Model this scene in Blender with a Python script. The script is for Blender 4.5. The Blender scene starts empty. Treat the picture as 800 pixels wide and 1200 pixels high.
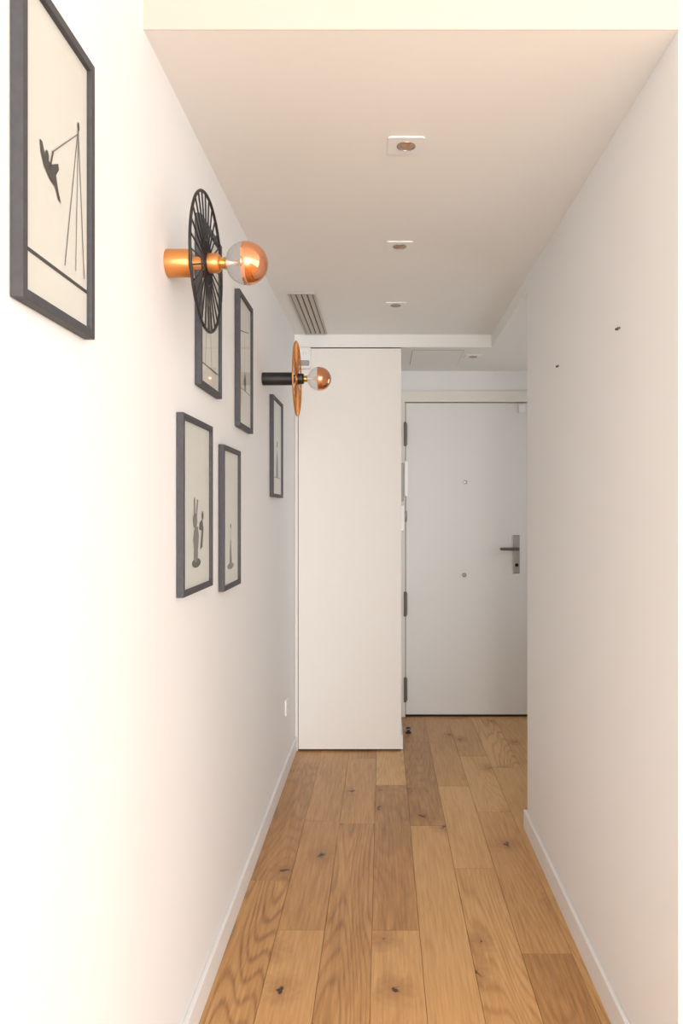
import bpy, bmesh, math, random
from mathutils import Vector, Matrix
random.seed(11)
S = bpy.context.scene
S.view_settings.view_transform = 'Standard'
S.view_settings.exposure = 0.0
COL = S.collection

# ------------------------------------------------------------ materials
def new_mat(name):
    m = bpy.data.materials.new(name); m.use_nodes = True
    nt = m.node_tree
    return m, nt, nt.nodes['Principled BSDF']

def simple(name, col, rough=0.5, metal=0.0, bump=0.0, bscale=60, var=0.03):
    m, nt, b = new_mat(name)
    N, L = nt.nodes, nt.links
    b.inputs['Roughness'].default_value = rough
    b.inputs['Metallic'].default_value = metal
    tc = N.new('ShaderNodeTexCoord')
    no = N.new('ShaderNodeTexNoise'); no.inputs['Scale'].default_value = bscale
    no.inputs['Detail'].default_value = 3
    L.new(tc.outputs['Object'], no.inputs['Vector'])
    mx = N.new('ShaderNodeMix'); mx.data_type = 'RGBA'
    mx.inputs[6].default_value = (*[c*(1-var) for c in col], 1)
    mx.inputs[7].default_value = (*[min(1, c*(1+var)) for c in col], 1)
    L.new(no.outputs['Fac'], mx.inputs[0])
    L.new(mx.outputs[2], b.inputs['Base Color'])
    if bump:
        bp = N.new('ShaderNodeBump'); bp.inputs['Strength'].default_value = bump
        bp.inputs['Distance'].default_value = 0.002
        L.new(no.outputs['Fac'], bp.inputs['Height']); L.new(bp.outputs['Normal'], b.inputs['Normal'])
    return m

M = {}
M['wall'] = simple('wall_paint', (0.875, 0.872, 0.866), 0.75, bump=0.25, bscale=9, var=0.008)
M['ceil'] = simple('ceiling_paint', (0.88, 0.875, 0.845), 0.8, bump=0.1, bscale=30, var=0.008)
M['beam'] = simple('beam_shade_tone', (0.56, 0.505, 0.44), 0.8, bump=0.1, bscale=30, var=0.008)  # ceiling colour darkened to offset strong window light on the beam
M['trim'] = simple('trim_white', (0.88, 0.87, 0.86), 0.4, var=0.01)
M['closet'] = simple('closet_lacquer', (0.85, 0.815, 0.765), 0.5, var=0.01)
M['door'] = simple('door_lacquer', (0.82, 0.81, 0.785), 0.4, var=0.01)
M['cream'] = simple('door_casing_cream', (0.85, 0.81, 0.74), 0.5, var=0.01)
M['dark'] = simple('dark_gap', (0.02, 0.018, 0.015), 0.9)
M['black'] = simple('black_metal', (0.010, 0.0095, 0.010), 0.5, 0.0)
M['copper'] = simple('brushed_copper', (0.72, 0.31, 0.10), 0.36, 0.85, bscale=200)
M['mirror_copper'] = simple('mirror_copper', (0.84, 0.39, 0.215), 0.06, 1.0)
M['brass'] = simple('brass', (0.85, 0.62, 0.25), 0.25, 1.0)
M['steel'] = simple('brushed_steel', (0.40, 0.38, 0.36), 0.35, 1.0)
M['hinge'] = simple('hinge_steel', (0.16, 0.15, 0.14), 0.4, 0.6)
M['frame'] = simple('frame_grey_wood', (0.060, 0.060, 0.067), 0.6, bump=0.2, bscale=80, var=0.25)
M['print'] = simple('print_paper', (0.72, 0.72, 0.67), 0.45, var=0.02)
M['ink'] = simple('print_ink', (0.055, 0.053, 0.052), 0.6)
M['inkg'] = simple('print_ink_grey', (0.17, 0.165, 0.16), 0.6)
M['plastic'] = simple('white_plastic', (0.87, 0.86, 0.85), 0.35)
M['grey_plastic'] = simple('grey_plastic', (0.35, 0.34, 0.32), 0.4)
M['vent'] = simple('vent_aluminium', (0.50, 0.45, 0.40), 0.5, 0.1)
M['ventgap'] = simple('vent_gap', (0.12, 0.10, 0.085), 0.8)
M['lampglow'] = simple('downlight_reflector', (0.55, 0.42, 0.32), 0.35, 0.5)
M['bulbglow'] = simple('downlight_bulb', (0.50, 0.30, 0.18), 0.3)
M['filament'] = simple('filament', (0.9, 0.5, 0.2), 0.3, 0.5)

def glass_mat(name, tint=(1, 1, 1), lo=0.04, hi=0.6, powr=4.0):
    """thin clear sheet: symmetrical for both face sides"""
    m = bpy.data.materials.new(name); m.use_nodes = True
    nt = m.node_tree; N, L = nt.nodes, nt.links
    N.remove(N['Principled BSDF'])
    tr = N.new('ShaderNodeBsdfTransparent'); tr.inputs[0].default_value = (*tint, 1)
    gl = N.new('ShaderNodeBsdfGlossy'); gl.inputs['Roughness'].default_value = 0.03
    lw = N.new('ShaderNodeLayerWeight'); lw.inputs[0].default_value = 0.5
    p = N.new('ShaderNodeMath'); p.operation = 'POWER'; p.inputs[1].default_value = powr
    L.new(lw.outputs['Facing'], p.inputs[0])
    mr = N.new('ShaderNodeMapRange'); mr.inputs['To Min'].default_value = lo; mr.inputs['To Max'].default_value = hi
    L.new(p.outputs[0], mr.inputs['Value'])
    mx = N.new('ShaderNodeMixShader')
    L.new(mr.outputs[0], mx.inputs[0]); L.new(tr.outputs[0], mx.inputs[1]); L.new(gl.outputs[0], mx.inputs[2])
    L.new(mx.outputs[0], N['Material Output'].inputs[0])
    return m
M['glass'] = glass_mat('clear_glass', (0.92, 0.92, 0.92), 0.06, 0.8, 3.0)
M['pane'] = glass_mat('picture_glass', (0.98, 0.985, 0.975), 0.03, 0.45, 5.0)

def oak():
    m, nt, b = new_mat('oak_planks'); N, L = nt.nodes, nt.links
    tc = N.new('ShaderNodeTexCoord')
    at = N.new('ShaderNodeAttribute'); at.attribute_name = 'plank'
    sep = N.new('ShaderNodeSeparateColor'); L.new(at.outputs['Color'], sep.inputs[0])
    sc = N.new('ShaderNodeVectorMath'); sc.operation = 'SCALE'; sc.inputs['Scale'].default_value = 23.0
    L.new(at.outputs['Color'], sc.inputs[0])
    ad = N.new('ShaderNodeVectorMath'); ad.operation = 'ADD'
    L.new(tc.outputs['Object'], ad.inputs[0]); L.new(sc.outputs[0], ad.inputs[1])
    def mapping(s):
        mp = N.new('ShaderNodeMapping'); mp.inputs['Scale'].default_value = s
        L.new(ad.outputs[0], mp.inputs['Vector']); return mp
    def math_(op, a=None, bb=None, c=None):
        n = N.new('ShaderNodeMath'); n.operation = op
        for i, v in enumerate((a, bb, c)):
            if v is None: continue
            if isinstance(v, (int, float)): n.inputs[i].default_value = v
            else: L.new(v, n.inputs[i])
        return n.outputs[0]
    m1 = mapping((1, 0.045, 1))
    n1 = N.new('ShaderNodeTexNoise'); n1.inputs['Scale'].default_value = 130; n1.inputs['Detail'].default_value = 5
    n1.inputs['Roughness'].default_value = 0.65
    L.new(m1.outputs[0], n1.inputs['Vector'])
    m4 = mapping((1, 0.25, 1))
    n4 = N.new('ShaderNodeTexNoise'); n4.inputs['Scale'].default_value = 7; n4.inputs['Detail'].default_value = 2
    L.new(m4.outputs[0], n4.inputs['Vector'])
    m2 = mapping((1, 0.11, 1))
    n2 = N.new('ShaderNodeTexNoise'); n2.inputs['Scale'].default_value = 4.6; n2.inputs['Detail'].default_value = 2
    n2.inputs['Roughness'].default_value = 0.3
    L.new(m2.outputs[0], n2.inputs['Vector'])
    jit = math_('MULTIPLY', n1.outputs['Fac'], 3.0)
    sn = math_('SINE', math_('MULTIPLY_ADD', n2.outputs['Fac'], 210.0, jit))
    ring = math_('POWER', math_('MULTIPLY_ADD', sn, 0.5, 0.5), 3.0)
    amp = math_('MULTIPLY_ADD', math_('POWER', sep.outputs[1], 3.0), 0.28, 0.04)
    rp = N.new('ShaderNodeValToRGB')
    e = rp.color_ramp.elements
    e[0].position = 0.12; e[0].color = (0.28, 0.125, 0.038, 1)
    e[1].position = 0.92; e[1].color = (0.74, 0.435, 0.18, 1)
    e2 = rp.color_ramp.elements.new(0.52); e2.color = (0.545, 0.280, 0.098, 1)
    v = math_('MULTIPLY_ADD', n1.outputs['Fac'], 0.90, -0.26)
    v = math_('ADD', v, math_('MULTIPLY', n4.outputs['Fac'], 0.42))
    v = math_('SUBTRACT', v, math_('MULTIPLY', ring, amp))
    v = math_('ADD', v, math_('MULTIPLY', sep.outputs[0], 0.44))
    L.new(v, rp.inputs[0])
    # knots
    m3 = mapping((1, 0.75, 0))
    nd = N.new('ShaderNodeTexNoise'); nd.inputs['Scale'].default_value = 34; nd.inputs['Detail'].default_value = 4
    L.new(ad.outputs[0], nd.inputs['Vector'])
    dm = N.new('ShaderNodeVectorMath'); dm.operation = 'MULTIPLY_ADD'
    dm.inputs[1].default_value = (0.085, 0.06, 0); L.new(nd.outputs['Color'], dm.inputs[0]); L.new(m3.outputs[0], dm.inputs[2])
    vo = N.new('ShaderNodeTexVoronoi'); vo.inputs['Scale'].default_value = 3.3; vo.voronoi_dimensions = '2D'
    L.new(dm.outputs[0], vo.inputs['Vector'])
    vs = N.new('ShaderNodeSeparateColor'); L.new(vo.outputs['Color'], vs.inputs[0])
    gt = math_('GREATER_THAN', vs.outputs[0], 0.42)
    size = math_('MULTIPLY_ADD', vs.outputs[1], 0.038, 0.018)
    k = math_('SUBTRACT', 1.0, math_('DIVIDE', vo.outputs['Distance'], size))
    kc = N.new('ShaderNodeClamp'); L.new(math_('MULTIPLY', k, 2.0), kc.inputs[0])
    km = math_('MULTIPLY', kc.outputs[0], gt)
    h = N.new('ShaderNodeMapRange'); h.inputs['From Min'].default_value = 0.02; h.inputs['From Max'].default_value = 0.22
    h.inputs['To Min'].default_value = 0.55; h.inputs['To Max'].default_value = 0
    L.new(vo.outputs['Distance'], h.inputs['Value'])
    hm = math_('MULTIPLY', h.outputs[0], gt)
    mh = N.new('ShaderNodeMix'); mh.data_type = 'RGBA'; mh.inputs[7].default_value = (0.31, 0.13, 0.042, 1)
    L.new(hm, mh.inputs[0]); L.new(rp.outputs[0], mh.inputs[6])
    mk = N.new('ShaderNodeMix'); mk.data_type = 'RGBA'; mk.inputs[7].default_value = (0.045, 0.020, 0.011, 1)
    L.new(km, mk.inputs[0]); L.new(mh.outputs[2], mk.inputs[6])
    L.new(mk.outputs[2], b.inputs['Base Color'])
    b.inputs['Roughness'].default_value = 0.33
    bp = N.new('ShaderNodeBump'); bp.inputs['Strength'].default_value = 0.12; bp.inputs['Distance'].default_value = 0.001
    L.new(n1.outputs['Fac'], bp.inputs['Height']); L.new(bp.outputs[0], b.inputs['Normal'])
    return m
M['oak'] = oak()

# ------------------------------------------------------------ mesh helpers
class MB:
    """collects geometry for one mesh object with several materials"""
    def __init__(self): self.v = []; self.f = []; self.mi = []; self.mats = []; self.sm = []
    def mat(self, m):
        if m not in self.mats: self.mats.append(m)
        return self.mats.index(m)
    def add(self, vs, fs, m, smooth=False):
        o = len(self.v); i = self.mat(m)
        self.v += [tuple(p) for p in vs]
        for f in fs: self.f.append([o + a for a in f]); self.mi.append(i); self.sm.append(smooth)
    def box(self, x0, x1, y0, y1, z0, z1, m):
        vs = [(x, y, z) for x in (x0, x1) for y in (y0, y1) for z in (z0, z1)]
        fs = [(0, 1, 3, 2), (4, 6, 7, 5), (0, 4, 5, 1), (2, 3, 7, 6), (0, 2, 6, 4), (1, 5, 7, 3)]
        self.add(vs, fs, m)
    def rbox(self, x0, x1, y0, y1, z0, z1, r, m, seg=3):
        bm = bmesh.new(); bmesh.ops.create_cube(bm, size=1)
        for v in bm.verts:
            v.co = Vector(((x0+x1)/2 + v.co.x*(x1-x0), (y0+y1)/2 + v.co.y*(y1-y0), (z0+z1)/2 + v.co.z*(z1-z0)))
        bmesh.ops.bevel(bm, geom=bm.edges[:], offset=r, segments=seg, affect='EDGES', profile=0.5)
        bm.verts.index_update()
        self.add([v.co[:] for v in bm.verts], [[v.index for v in f.verts] for f in bm.faces], m, False)
        bm.free()
    def lathe(self, prof, origin, axis, m, n=40, smooth=True):
        a = Vector(axis).normalized(); q = a.to_track_quat('Z', 'Y'); o = Vector(origin)
        vs = []; fs = []
        for t, r in prof:
            for k in range(n):
                th = 2*math.pi*k/n
                vs.append(o + q @ Vector((r*math.cos(th), r*math.sin(th), t)))
        for j in range(len(prof)-1):
            for k in range(n):
                k2 = (k+1) % n
                fs.append((j*n+k, j*n+k2, (j+1)*n+k2, (j+1)*n+k))
        if prof[0][1] > 1e-5: fs.append(tuple(range(n))[::-1])
        if prof[-1][1] > 1e-5: fs.append(tuple((len(prof)-1)*n + k for k in range(n)))
        self.add(vs, fs, m, smooth)
    def rod(self, a, b, r, m, n=8):
        a = Vector(a); b = Vector(b)
        self.lathe([(0, r), ((b-a).length, r)], a, b-a, m, n)
    def torus(self, c, axis, R, r, m, n=64, k=10):
        a = Vector(axis).normalized(); q = a.to_track_quat('Z', 'Y'); c = Vector(c)
        vs = []; fs = []
        for i in range(n):
            t = 2*math.pi*i/n
            for j in range(k):
                p = 2*math.pi*j/k
                vs.append(c + q @ Vector(((R+r*math.cos(p))*math.cos(t), (R+r*math.cos(p))*math.sin(t), r*math.sin(p))))
        for i in range(n):
            for j in range(k):
                fs.append((i*k+j, ((i+1) % n)*k+j, ((i+1) % n)*k+(j+1) % k, i*k+(j+1) % k))
        self.add(vs, fs, m, True)
    def obj(self, name, parent=None, bevel=0):
        me = bpy.data.meshes.new(name); me.from_pydata(self.v, [], self.f)
        for m in self.mats: me.materials.append(m)
        for p, i, s in zip(me.polygons, self.mi, self.sm): p.material_index = i; p.use_smooth = s
        bm = bmesh.new(); bm.from_mesh(me); bmesh.ops.recalc_face_normals(bm, faces=bm.faces[:]); bm.to_mesh(me); bm.free()
        o = bpy.data.objects.new(name, me); COL.objects.link(o)
        if parent: o.parent = parent
        if bevel:
            b = o.modifiers.new('bevel', 'BEVEL'); b.width = bevel; b.segments = 2; b.limit_method = 'ANGLE'
        if any(self.sm):
            try: me.set_sharp_from_angle(angle=math.radians(35))
            except Exception: pass
        return o
def empty(name):
    e = bpy.data.objects.new(name, None); COL.objects.link(e); e.empty_display_size = 0.1; return e
def boxobj(name, b, m, bevel=0, parent=None):
    mb = MB(); mb.box(*b, m); return mb.obj(name, parent, bevel)

# ------------------------------------------------------------ dimensions
XL, XR = -0.487, 0.603
H = 1.324
YB, YE, YC, YD = 1.53, 3.13, 4.16, 4.86
ZC, ZE, ZR = 2.307, 2.237, 2.62
RX, RY = 3.6, -5.2
EX = 1.9

# ------------------------------------------------------------ floor
fl = MB(); pv = []
W = 0.15; x0 = -0.183 - 2*W - 0.15
joints = {0: 2.9, 1: 2.7, 2: 2.378, 3: 3.19, 4: 3.64, 5: 3.17, 6: 2.79, 7: 2.25}
fl.box(XL-0.1, RX+0.1, RY-0.1, YD+0.1, -0.05, -0.012, M['dark'])
pv += [(0.5, 0.5, 0.5)]*8
g = 0.0006
r = 0; x = x0
while x < RX:
    j = joints.get(r, random.uniform(1, 3))
    ys = [j]
    while ys[0] > RY: ys.insert(0, ys[0]-random.uniform(1.1, 1.9))
    while ys[-1] < YD+0.05: ys.append(ys[-1]+random.uniform(0.7, 1.5))
    ys[0] = max(ys[0], RY-0.05); ys[-1] = min(ys[-1], YD+0.05)
    for a, b in zip(ys[:-1], ys[1:]):
        xa, xb = max(x, XL-0.05), min(x+W, RX+0.05)
        if xb-xa < 0.01 or b-a < 0.01: continue
        fl.box(xa+g, xb-g, a+g, b-g, -0.012, 0.0, M['oak'])
        c = (random.random(), random.random(), random.random())
        pv += [c]*8
    x += W; r += 1
fo = fl.obj('floor')
at = fo.data.color_attributes.new('plank', 'FLOAT_COLOR', 'POINT')
for i, c in enumerate(pv): at.data[i].color = (*c, 1)

# ------------------------------------------------------------ shell
boxobj('wall_left', (XL-0.12, XL, RY-0.12, YD+0.12, 0, ZR), M['wall'])
boxobj('wall_right', (XR, XR+0.1, YB, YE, 0, ZR), M['wall'], 0.003)
boxobj('wall_room_front', (XR+0.1, RX+0.12, YB, YB+0.12, 0, ZR), M['wall'])
boxobj('wall_entry_near', (XR+0.1, EX+0.1, YE-0.1, YE, 0, ZR), M['wall'])
DX0, DX1, DZ = 0.149, 0.958, 2.031
mb = MB()
mb.box(XL, 0.112, YD, YD+0.12, 0, ZR, M['wall'])
mb.box(DX1+0.037, EX, YD, YD+0.12, 0, ZR, M['wall'])
mb.box(0.112, DX1+0.037, YD, YD+0.12, DZ+0.077, ZR, M['wall'])
mb.obj('wall_far')
def wall_y(name, x0, x1, y, t, wx0, wx1, wz0, wz1):
    mb = MB()
    mb.box(x0, wx0, y-t, y, 0, ZR, M['wall']); mb.box(wx1, x1, y-t, y, 0, ZR, M['wall'])
    if wz0 > 0: mb.box(wx0, wx1, y-t, y, 0, wz0, M['wall'])
    mb.box(wx0, wx1, y-t, y, wz1, ZR, M['wall']); mb.obj(name)
def wall_x(name, y0, y1, x, t, wy0, wy1, wz0, wz1):
    mb = MB()
    mb.box(x, x+t, y0, wy0, 0, ZR, M['wall']); mb.box(x, x+t, wy1, y1, 0, ZR, M['wall'])
    mb.box(x, x+t, wy0, wy1, 0, wz0, M['wall']); mb.box(x, x+t, wy0, wy1, wz1, ZR, M['wall']); mb.obj(name)
wx0, wx1, wz0, wz1 = -0.40, 3.2, 0.05, 2.45
wall_y('wall_back', XL, RX, RY, 0.12, wx0, wx1, wz0, wz1)
vy0, vy1, vz0, vz1 = -3.6, 0.9, 0.1, 2.4
wall_x('wall_room_right', RY-0.12, YB+0.12, RX, 0.12, vy0, vy1, vz0, vz1)
ey0, ey1, ez0, ez1 = 3.5, 4.5, 0.9, 2.0
wall_x('wall_entry_right', YE, YD+0.12, EX, 0.1, ey0, ey1, ez0, ez1)
def window(name, horiz, a0, a1, z0, z1, c):
    mb = MB()
    def bx(p0, p1, q0, q1):
        if horiz: mb.box(p0, p1, c-0.03, c+0.03, q0, q1, M['trim'])
        else: mb.box(c-0.03, c+0.03, p0, p1, q0, q1, M['trim'])
    t = 0.06
    bx(a0, a0+t, z0, z1); bx(a1-t, a1, z0, z1); bx(a0+t, a1-t, z0, z0+t); bx(a0+t, a1-t, z1-t, z1)
    mid = (a0+a1)/2; bx(mid-t/2, mid+t/2, z0+t, z1-t)
    if horiz: mb.add([(a0+t, c, z0+t), (a1-t, c, z0+t), (a1-t, c, z1-t), (a0+t, c, z1-t)], [(0, 1, 2, 3)], M['pane'])
    else: mb.add([(c, a0+t, z0+t), (c, a1-t, z0+t), (c, a1-t, z1-t), (c, a0+t, z1-t)], [(0, 1, 2, 3)], M['pane'])
    mb.obj(name)
window('window_1', True, wx0, wx1, wz0, wz1, RY-0.06)
window('window_2', False, vy0, vy1, vz0, vz1, RX+0.06)
window('entry_window_added', False, ey0, ey1, ez0, ez1, EX+0.06)  # unseen window, added to bring light into the entry

# ceilings
boxobj('ceiling', (XL, XR, YB+0.002, YC, ZC, ZR), M['ceil'])
boxobj('ceiling_beam', (XL, XR, YB, YB+0.002, ZC, ZR), M['beam'])  # thin facing sheet; its shade is put into the colour
mb = MB()
mb.box(XL, EX, YC, YD, ZE, ZR, M['ceil'])
mb.box(XR, EX, YE, YC, ZE, ZR, M['ceil'])
mb.obj('ceiling_entry')
boxobj('ceiling_room', (XL-0.12, RX+0.12, RY-0.12, YD+0.12, ZR, ZR+0.1), M['ceil'])

# baseboards
BH, BT = 0.08, 0.013
boxobj('baseboard_left', (XL, XL+BT, RY, YC-0.004, 0, BH), M['trim'], 0.003)
mb = MB(); mb.box(XR-BT, XR, YB-BT, YE+BT, 0, BH, M['trim']); mb.box(XR, XR+0.1, YE, YE+BT, 0, BH, M['trim'])
mb.obj('baseboard_right', None, 0.003)
boxobj('baseboard_entry_near', (XR+0.1, EX, YE, YE+BT, 0, BH), M['trim'])
boxobj('baseboard_far', (DX1+0.045, EX, YD-BT, YD, 0, BH), M['trim'])
boxobj('baseboard_entry_right', (EX-BT, EX, YE+BT, YD-BT, 0, BH), M['trim'])
boxobj('baseboard_room_front', (XR, RX, YB-BT, YB, 0, BH), M['trim'])

# ------------------------------------------------------------ closet
CX = 0.104
cl = empty('built_in_closet')
mb = MB()
mb.box(XL+0.002, CX-0.003, YC+0.026, YD-0.002, 0.012, ZE-0.004, M['closet'])
mb.box(XL+0.002, XL+0.018, YC, YC+0.026, 0.0, ZE-0.002, M['closet'])
mb.obj('carcass', cl)
boxobj('door_panel', (XL+0.0215, CX-0.0, YC-0.001, YC+0.020, 0.010, ZE-0.007), M['closet'], 0.0015, cl)
boxobj('plinth', (XL+0.02, CX-0.01, YC+0.03, YD-0.01, 0, 0.012), M['dark'], 0, cl)
boxobj('panel_shadow_gap', (XL+0.018, CX-0.001, YC+0.020, YC+0.026, 0.0, ZE), M['dark'], 0, cl)
boxobj('baseboard_closet', (CX-0.003, CX-0.003+BT, YC+0.022, YD-0.03, 0, BH), M['trim'], 0.003)

# motion sensor on closet corner
ms = empty('motion_sensor')
mb = MB(); yb = YC-0.001
mb.rbox(-0.463, -0.393, yb-0.045, yb, 2.112, 2.232, 0.012, M['plastic']); mb.obj('housing', ms)
mb = MB(); mb.rbox(-0.455, -0.401, yb-0.050, yb-0.040, 2.125, 2.155, 0.004, M['grey_plastic']); mb.obj('lens', ms)
mb = MB(); mb.lathe([(0, .011), (.008, .010), (.012, .004), (.0125, 0)], (-0.428, yb-0.043, 2.195), (0, -1, 0), M['trim'], 24); mb.obj('dome', ms)

# intercom on the closet side
CS = CX-0.003
ic = empty('intercom')
mb = MB(); mb.rbox(CS, CS+0.020, 4.24, 4.34, 1.385, 1.60, 0.005, M['grey_plastic']); mb.obj('base_plate', ic)
mb = MB(); mb.rbox(CS+0.020, CS+0.048, 4.245, 4.295, 1.41, 1.617, 0.009, M['plastic']); mb.obj('handset', ic)
mb = MB(); mb.rbox(CS+0.018, CS+0.026, 4.303, 4.333, 1.45, 1.57, 0.002, M['dark']); mb.obj('keypad', ic)
th = empty('thermostat')
mb = MB(); mb.rbox(CS, CS+0.024, 4.25, 4.34, 1.215, 1.363, 0.005, M['plastic']); mb.obj('body', th)
mb = MB(); mb.lathe([(0, .034), (.014, .031), (.017, .026), (.017, 0)], (CS+0.023, 4.290, 1.30), (1, 0, 0), M['grey_plastic'], 30); mb.obj('dial', th)

# ------------------------------------------------------------ entrance door
fr = empty('door_frame')
mb = MB()
mb.box(0.118, DX0-0.002, YD-0.015, YD+0.10, 0, DZ+0.004, M['cream'])
mb.box(DX1+0.004, DX1+0.036, YD-0.015, YD+0.10, 0, DZ+0.004, M['cream'])
mb.box(0.118, DX1+0.036, YD-0.015, YD+0.10, DZ+0.004, DZ+0.075, M['cream'])
mb.obj('casing', fr, 0.002)
boxobj('threshold', (DX0, DX1, YD+0.0, YD+0.10, 0, 0.006), M['dark'], 0, fr)
boxobj('stop', (DX0-0.002, DX1+0.004, YD+0.055, YD+0.10, 0.006, DZ+0.004), M['dark'], 0, fr)
d = empty('door_1')
DY = YD+0.004
boxobj('leaf', (DX0+0.002, DX1-0.001, DY, DY+0.045, 0.012, DZ-0.001), M['door'], 0.002, d)
def px(p, dd): return (p-448)*dd/880
def pz(p, dd): return H+(600-p)*dd/880
hz = [(495, 523), (693, 722), (793, 822)]
for i, (a, b) in enumerate(hz):
    mb = MB(); z1, z0 = pz(a, YD), pz(b, YD)
    mb.lathe([(0, .005), (.003, .009), (z1-z0-.003, .009), (z1-z0, .005)], (DX0-0.002, YD-0.022, z0), (0, 0, 1), M['hinge'], 16)
    mb.box(DX0+0.004, DX0+0.012, YD-0.0145, DY+.001, z0+.01, z1-.01, M['hinge'])
    mb.obj('hinge_%d' % (i+1), d)
mb = MB(); hx = px(605, YD); z0, z1 = pz(672, YD), pz(627, YD)
mb.rbox(hx-0.021, hx+0.021, DY-0.010, DY, z0, z1, 0.004, M['steel']); mb.obj('lock_plate', d)
mb = MB(); hzc = pz(643, YD)
mb.lathe([(0, .016), (.008, .016), (.009, .010), (.045, .010)], (hx, DY-0.008, hzc), (0, -1, 0), M['steel'], 24)
mb.lathe([(0, .006), (.004, .0105), (.12, .009), (.125, .005)], (hx+0.012, DY-0.048, hzc), (-1, 0, 0), M['hinge'], 20)
mb.obj('lever', d)
mb = MB(); mb.lathe([(0, .011), (.006, .011), (.007, .008), (.007, 0)], (hx, DY-0.009, pz(662, YD)), (0, -1, 0), M['dark'], 20); mb.obj('cylinder_lock', d)
mb = MB(); c = (px(545, YD), DY+0.001, pz(565, YD))
mb.lathe([(0, .014), (.005, .013), (.006, .009)], c, (0, -1, 0), M['steel'], 24)
mb.lathe([(.0055, .008), (.007, 0)], c, (0, -1, 0), M['trim'], 24); mb.obj('peephole', d)
mb = MB(); c = (px(544, YD), DY+0.001, pz(674, YD))
mb.lathe([(0, .014), (.006, .013), (.014, .008), (.016, 0)], c, (0, -1, 0), M['steel'], 24); mb.obj('knob', d)
mb = MB(); mb.rbox(px(607, YD), px(615, YD), DY-0.018, DY, DZ-0.068, DZ-0.012, 0.004, M['plastic']); mb.obj('alarm_contact', d)

# door stop on floor
ds = empty('door_stop')
mb = MB(); mb.lathe([(0, .018), (.005, .018), (.007, .008), (.018, .008), (.020, .014), (.030, .014), (.034, .010), (.034, 0)], (0.155, 4.50, 0), (0, 0, 1), M['black'], 24); mb.obj('stop_body', ds)
mb = MB(); mb.torus((0.155, 4.50, .025), (0, 0, 1), .014, .0025, M['grey_plastic'], 24, 8); mb.obj('rubber_ring', ds)

# ------------------------------------------------------------ picture frames
def picture(y0, y1, z0, z1, art):
    root = empty('picture_frame')
    t = 0.0145; dp = 0.018
    mb = MB(); X0 = XL+0.001; X1 = XL+dp
    mb.box(X0, X1, y0, y0+t, z0, z1, M['frame']); mb.box(X0, X1, y1-t, y1, z0, z1, M['frame'])
    mb.box(X0, X1, y0+t, y1-t, z0, z0+t, M['frame']); mb.box(X0, X1, y0+t, y1-t, z1-t, z1, M['frame'])
    mb.obj('moulding', root, 0.001)
    boxobj('print', (X0, X0+0.009, y0+t, y1-t, z0+t, z1-t), M['print'], 0, root)
    mb = MB(); xg = X0+0.0130
    mb.add([(xg, y0+t, z0+t), (xg, y1-t, z0+t), (xg, y1-t, z1-t), (xg, y0+t, z1-t)], [(0, 1, 2, 3)], M['pane']); mb.obj('glass', root)
    mb = MB(); w, h = y1-y0, z1-z0; xa = X0+0.0094
    def P(u, v): return (xa, y0+u*w, z0+v*h)
    for i, it in enumerate(art):
        k = it[0]; mt = M[it[-1]]; xa = X0+0.0094+i*0.00012
        if k == 'line':
            (u0, v0), (u1, v1), th = it[1], it[2], it[3]
            a = Vector(P(u0, v0)); b = Vector(P(u1, v1)); dd = (b-a).normalized(); n = Vector((0, -dd.z, dd.y))*th/2
            mb.add([a+n, b+n, b-n, a-n], [(0, 1, 2, 3)], mt)
        elif k == 'poly':
            mb.add([P(*p) for p in it[1]], [tuple(range(len(it[1])))], mt)
        elif k == 'disc':
            cu, cv, ru, rv = it[1:5]
            mb.add([(xa, y0+cu*w+ru*math.cos(2*math.pi*i/24), z0+cv*h+rv*math.sin(2*math.pi*i/24)) for i in range(24)], [tuple(range(24))], mt)
    mb.obj('drawing', root)
L_ = 'line'; D_ = 'disc'; PL = 'poly'
def fig(p): return [(u, .395+(v-.33)*.70) for u, v in p]
picture(.980, 1.226, 1.605, 2.050, [
    (L_, (.06, .165), (.94, .165), .006, 'ink'),
    (L_, (.80, .72), (.60, .20), .003, 'inkg'), (L_, (.80, .72), (.895, .205), .003, 'inkg'), (L_, (.80, .72), (.76, .21), .002, 'inkg'),
    (L_, (.80, .70), (.42, .535), .0018, 'inkg'),
    (D_, .80, .725, .004, .007, 'ink'),
    (PL, fig([(.26, .53), (.29, .53), (.33, .475), (.41, .47), (.50, .505), (.51, .48), (.47, .44), (.50, .38), (.54, .33), (.50, .335), (.46, .38), (.38, .395), (.31, .43), (.27, .48)]), 'ink'),
    (D_, .35, .505, .006, .008, 'ink'), (L_, (.39, .48), (.43, .54), .004, 'ink')])
picture(1.945, 2.197, 1.654, 2.100, [
    (L_, (.08, .15), (.92, .15), .004, 'ink'), (L_, (.3, .15), (.45, .75), .003, 'inkg'), (L_, (.6, .15), (.45, .75), .003, 'inkg'),
    (PL, [(.4, .35), (.6, .38), (.62, .5), (.5, .55), (.42, .48)], 'inkg')])
picture(2.470, 2.727, 1.607, 2.060, [
    (L_, (.08, .3), (.92, .3), .003, 'inkg'), (L_, (.5, .3), (.5, .72), .003, 'inkg'), (L_, (.2, .72), (.8, .78), .003, 'ink'),
    (PL, [(.45, .30), (.6, .30), (.58, .40), (.52, .44), (.46, .39)], 'inkg')])
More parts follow.
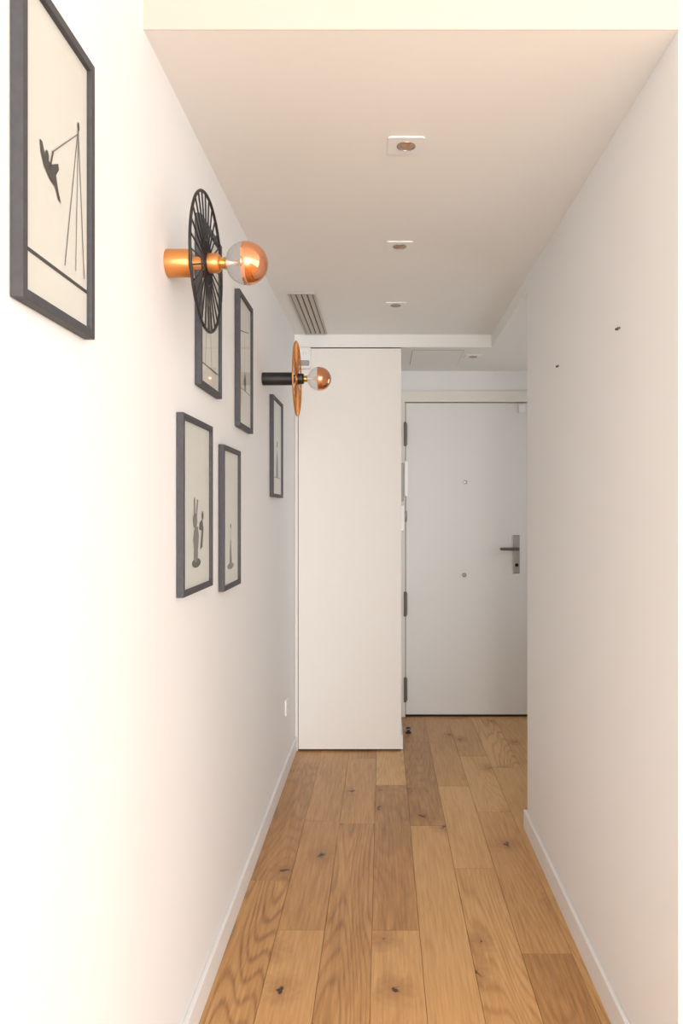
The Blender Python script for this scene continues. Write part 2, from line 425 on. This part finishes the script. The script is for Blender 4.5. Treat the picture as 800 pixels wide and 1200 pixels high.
picture(1.771, 2.080, 1.121, 1.560, [
    (D_, .50, .165, .045, .012, 'ink'), (D_, .48, .215, .022, .02, 'inkg'),
    (PL, [(.42, .24), (.55, .24), (.58, .32), (.54, .38), (.42, .36), (.39, .30)], 'inkg'),
    (PL, [(.62, .24), (.70, .25), (.74, .36), (.70, .42), (.60, .40), (.58, .36), (.67, .35)], 'ink'),
    (D_, .45, .41, .022, .020, 'inkg'), (PL, [(.42, .43), (.46, .43), (.44, .55), (.41, .54)], 'inkg'), (PL, [(.47, .43), (.50, .42), (.55, .53), (.52, .54)], 'inkg'),
    (D_, .70, .44, .010, .012, 'ink')])
picture(2.225, 2.490, 1.087, 1.525, [
    (D_, .5, .155, .05, .010, 'inkg'), (PL, [(.44, .17), (.58, .17), (.55, .25), (.52, .34), (.48, .34), (.45, .25)], 'inkg'),
    (L_, (.5, .33), (.5, .44), .003, 'ink'), (D_, .5, .44, .008, .008, 'ink')])
picture(3.235, 3.55, 1.390, 1.832, [
    (L_, (.12, .2), (.88, .2), .003, 'inkg'), (PL, [(.4, .2), (.62, .2), (.58, .4), (.52, .5), (.44, .4)], 'inkg'), (D_, .51, .54, .014, .016, 'ink')])

# ------------------------------------------------------------ wall lamps
def wall_lamp(y, z, mount_m, disc_m, Lm, rm, neck_r, xd, xs, xc, R=0.048, RD=0.157):
    root = empty('wall_lamp')
    o = (XL, y, z); ax = (1, 0, 0)
    mb = MB()
    mb.lathe([(0.0, rm-.001), (.001, rm), (Lm-.003, rm), (Lm-.001, rm-.001), (Lm, rm-.003), (Lm, neck_r)], o, ax, M[mount_m], 48)
    mb.lathe([(Lm-.002, neck_r), (xd, neck_r)], o, ax, M[mount_m], 32)
    mb.obj('mount', root)
    mb = MB(); c = (XL+xd, y, z)
    mb.torus(c, ax, RD, .0034, M[disc_m], 96, 8)
    mb.torus(c, ax, 0.050, .0022, M[disc_m], 48, 8)
    mb.lathe([(-.003, .024), (.003, .024)], c, ax, M[disc_m], 32)
    n = 28
    for i in range(n):
        t = 2*math.pi*(i+.5)/n; cs, sn = math.cos(t), math.sin(t)
        mb.rod((c[0], y+cs*.022, z+sn*.022), (c[0], y+cs*RD, z+sn*RD), .0019, M[disc_m], 6)
    mb.obj('spoked_disc', root)
    mb = MB()
    mb.lathe([(xd+.002, .019), (xd+.004, .022), (xs-.006, .022), (xs-.002, .020), (xs, .018)], o, ax, M[mount_m], 40)
    mb.obj('socket', root)
    mb = MB()
    thread = [(xs-.001, .013)]
    for i in range(5): thread += [(xs+.0012+i*.0028, .0135), (xs+.0026+i*.0028, .0122)]
    mb.lathe(thread, o, ax, M['brass'], 32); mb.obj('bulb_cap', root)
    xb = xs+.010
    cut = -0.006
    prof = [(xb, .0135), (xb+.004, .0145)]
    a0 = math.radians(148)
    xj, rj = xc+R*math.cos(a0), R*math.sin(a0)
    if xj > xb+.006:
        prof.append(((xb+.004+xj)/2, (.0145+rj)/2-.002))
    a_cut = math.acos(cut/R)
    for i in range(13):
        a = a0+(a_cut-a0)*i/12; prof.append((xc+R*math.cos(a), R*math.sin(a)))
    mb = MB(); mb.lathe(prof, o, ax, M['glass'], 56)
    mb.f = mb.f[:-2]; mb.mi = mb.mi[:-2]; mb.sm = mb.sm[:-2]   # open shell: no end caps
    mb.obj('bulb_glass', root)
    prof = []
    for i in range(17):
        a = a_cut*(1-i/16); prof.append((xc+R*math.cos(a), max(R*math.sin(a), 0)))
    mb = MB(); mb.lathe(prof, o, ax, M['mirror_copper'], 56)
    mb.f = mb.f[:-1]; mb.mi = mb.mi[:-1]; mb.sm = mb.sm[:-1]
    mb.obj('bulb_mirror_crown', root)
    mb = MB()
    mb.lathe([(xb, .009), (xb+.018, .004), (xb+.03, .003)], o, ax, M['plastic'], 16)
    for k in range(4):
        t = k*math.pi/2+.4
        mb.rod((XL+xb+.022, y+.003*math.cos(t), z+.003*math.sin(t)), (XL+xc-.008, y+.012*math.cos(t), z+.012*math.sin(t)), .0009, M['filament'], 6)
    mb.obj('filament', root)
wall_lamp(1.70, 1.324+291.5*1.70/880, 'copper', 'black', .056, .031, .014, .090, .120, .180, RD=.152)
wall_lamp(3.05, 1.324+156*3.05/880, 'black', 'copper', .125, .026, .016, .140, .168, .231, RD=.149)

# ------------------------------------------------------------ ceiling downlights
def downlight(x, y, z, s=0.048, sy=0.046):
    root = empty('downlight')
    n = 48; mb = MB(); zt = z-0.004; r1 = 0.024
    outer = []; inner = []
    for i in range(n):
        t = 2*math.pi*(i+.5)/n; c, sn = math.cos(t), math.sin(t)
        k = 1/max(abs(c), abs(sn))
        outer.append((x+s*c*k, y+sy*sn*k)); inner.append((x+r1*c, y+r1*sn))
    vs = [(a, b, zt) for a, b in outer]+[(a, b, zt) for a, b in inner]+[(a, b, z) for a, b in outer]
    fs = [(i, (i+1) % n, n+(i+1) % n, n+i) for i in range(n)]+[(i, 2*n+i, 2*n+(i+1) % n, (i+1) % n) for i in range(n)]
    mb.add(vs, fs, M['plastic']); mb.obj('trim_plate', root)
    mb = MB(); mb.torus((x, y, zt-.0005), (0, 0, 1), r1, .0014, M['steel'], 40, 8); mb.obj('bezel_ring', root)
    mb = MB(); mb.lathe([(0.0, r1-.0005), (-.0030, .013)], (x, y, zt+.0005), (0, 0, -1), M['lampglow'], 40)
    mb.f = mb.f[:-2]; mb.mi = mb.mi[:-2]; mb.sm = mb.sm[:-2]
    mb.obj('reflector', root)
    mb = MB(); mb.lathe([(0, .013), (.002, .010), (.003, 0)], (x, y, zt+.0032), (0, 0, -1), M['bulbglow'], 30); mb.obj('lamp', root)
for yy in (2.01, 2.77, 3.56): downlight(0.063, yy, ZC)
downlight(0.53, 4.40, ZE)

hb = empty('ceiling_access_hatch')
mb = MB(); hx0, hx1, hy0, hy1 = .17, .46, 4.24, 4.66
mb.box(hx0, hx1, hy0, hy1, ZE-.003, ZE-.0005, M['ceil']); mb.obj('panel', hb, 0.0008)
mb = MB(); q = .0015
mb.box(hx0-q, hx0, hy0-q, hy1+q, ZE-.0012, ZE, M['ventgap']); mb.box(hx1, hx1+q, hy0-q, hy1+q, ZE-.0012, ZE, M['ventgap'])
mb.box(hx0, hx1, hy0-q, hy0, ZE-.0012, ZE, M['ventgap']); mb.box(hx0, hx1, hy1, hy1+q, ZE-.0012, ZE, M['ventgap'])
mb.obj('seam', hb)

# ------------------------------------------------------------ air vent
av = empty('air_vent_grille')
vx0, vx1, vy0_, vy1_ = -.425, -.303, 3.36, 4.13
mb = MB(); e = .010; zb = ZC-.007
mb.box(vx0, vx0+e, vy0_, vy1_, zb, ZC, M['vent']); mb.box(vx1-e, vx1, vy0_, vy1_, zb, ZC, M['vent'])
mb.box(vx0+e, vx1-e, vy0_, vy0_+e, zb, ZC, M['vent']); mb.box(vx0+e, vx1-e, vy1_-e, vy1_, zb, ZC, M['vent'])
mb.obj('border', av, .001)
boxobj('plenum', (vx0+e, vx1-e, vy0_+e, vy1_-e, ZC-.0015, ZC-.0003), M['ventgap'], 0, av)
mb = MB(); n = 4; iw = (vx1-vx0-2*e)
for i in range(n):
    xc = vx0+e+iw*(i+.5)/n
    mb.add([(xc-.010, vy0_+e, zb+.001), (xc+.005, vy0_+e, ZC-.002), (xc+.008, vy0_+e, ZC-.002), (xc-.002, vy0_+e, zb+.001),
            (xc-.010, vy1_-e, zb+.001), (xc+.005, vy1_-e, ZC-.002), (xc+.008, vy1_-e, ZC-.002), (xc-.002, vy1_-e, zb+.001)],
           [(0, 1, 2, 3), (4, 7, 6, 5), (0, 4, 5, 1), (1, 5, 6, 2), (2, 6, 7, 3), (3, 7, 4, 0)], M['vent'])
mb.obj('slats', av)

# ------------------------------------------------------------ screws on right wall, socket on left wall
for (yy, zz) in ((1.916, 1.792), (2.576, 1.824)):
    root = empty('wall_screw_pair')
    for k, dy in enumerate((-.007, .007)):
        mb = MB()
        mb.lathe([(0, .0030), (.002, .0030), (.0021, .0016), (.005, .0016), (.005, .0034), (.007, .0026), (.0074, 0)], (XR, yy+dy, zz), (-1, 0, 0), M['black'] if k else M['hinge'], 14)
        mb.obj('screw_%d' % (k+1), root)
so = empty('wall_socket')
mb = MB(); yy, zz = 3.78, .345
mb.rbox(XL, XL+.009, yy-.04, yy+.04, zz-.04, zz+.04, .003, M['plastic']); mb.obj('plate', so)
mb = MB(); mb.lathe([(.0085, .024), (.010, .023), (.010, .020), (.0095, 0)], (XL, yy, zz), (1, 0, 0), M['trim'], 30)
mb.lathe([(.0096, .003), (.0105, 0)], (XL, yy-.009, zz), (1, 0, 0), M['dark'], 12); mb.lathe([(.0096, .003), (.0105, 0)], (XL, yy+.009, zz), (1, 0, 0), M['dark'], 12)
mb.obj('insert', so)

# ------------------------------------------------------------ lights
def area(name, loc, rot, sx, sy, power, col):
    l = bpy.data.lights.new(name, 'AREA'); l.shape = 'RECTANGLE'; l.size = sx; l.size_y = sy; l.energy = power; l.color = col
    o = bpy.data.objects.new(name, l); COL.objects.link(o); o.location = loc; o.rotation_euler = rot; return o
area('entry_fill_light', ((wx0+wx1)/2, RY+0.02, (wz0+wz1)/2), (math.radians(90), 0, 0), 3.5, 2.3, 350, (.98, .985, 1))
area('entry_fill_light', (RX-0.02, (vy0+vy1)/2, (vz0+vz1)/2), (0, math.radians(90), 0), 2.2, 4.3, 52, (.98, .985, 1))
area('entry_fill_light', (EX-0.02, (ey0+ey1)/2, (ez0+ez1)/2), (0, math.radians(90), 0), 1.0, .9, 4, (.98, .985, 1))  # added fill light that brightens the entry and door
w = bpy.data.worlds.new('world'); S.world = w; w.use_nodes = True
bg = w.node_tree.nodes['Background']; bg.inputs[0].default_value = (.85, .93, 1, 1); bg.inputs[1].default_value = 1.3

# ------------------------------------------------------------ camera
cam = bpy.data.cameras.new('camera'); co = bpy.data.objects.new('camera', cam); COL.objects.link(co)
co.location = (0, 0, H); co.rotation_euler = (math.radians(90), 0, 0)
cam.sensor_fit = 'VERTICAL'; cam.sensor_height = 36; cam.sensor_width = 24
cam.lens = 880/1200*36; cam.shift_x = -48/1200; cam.clip_start = 0.02
S.camera = co
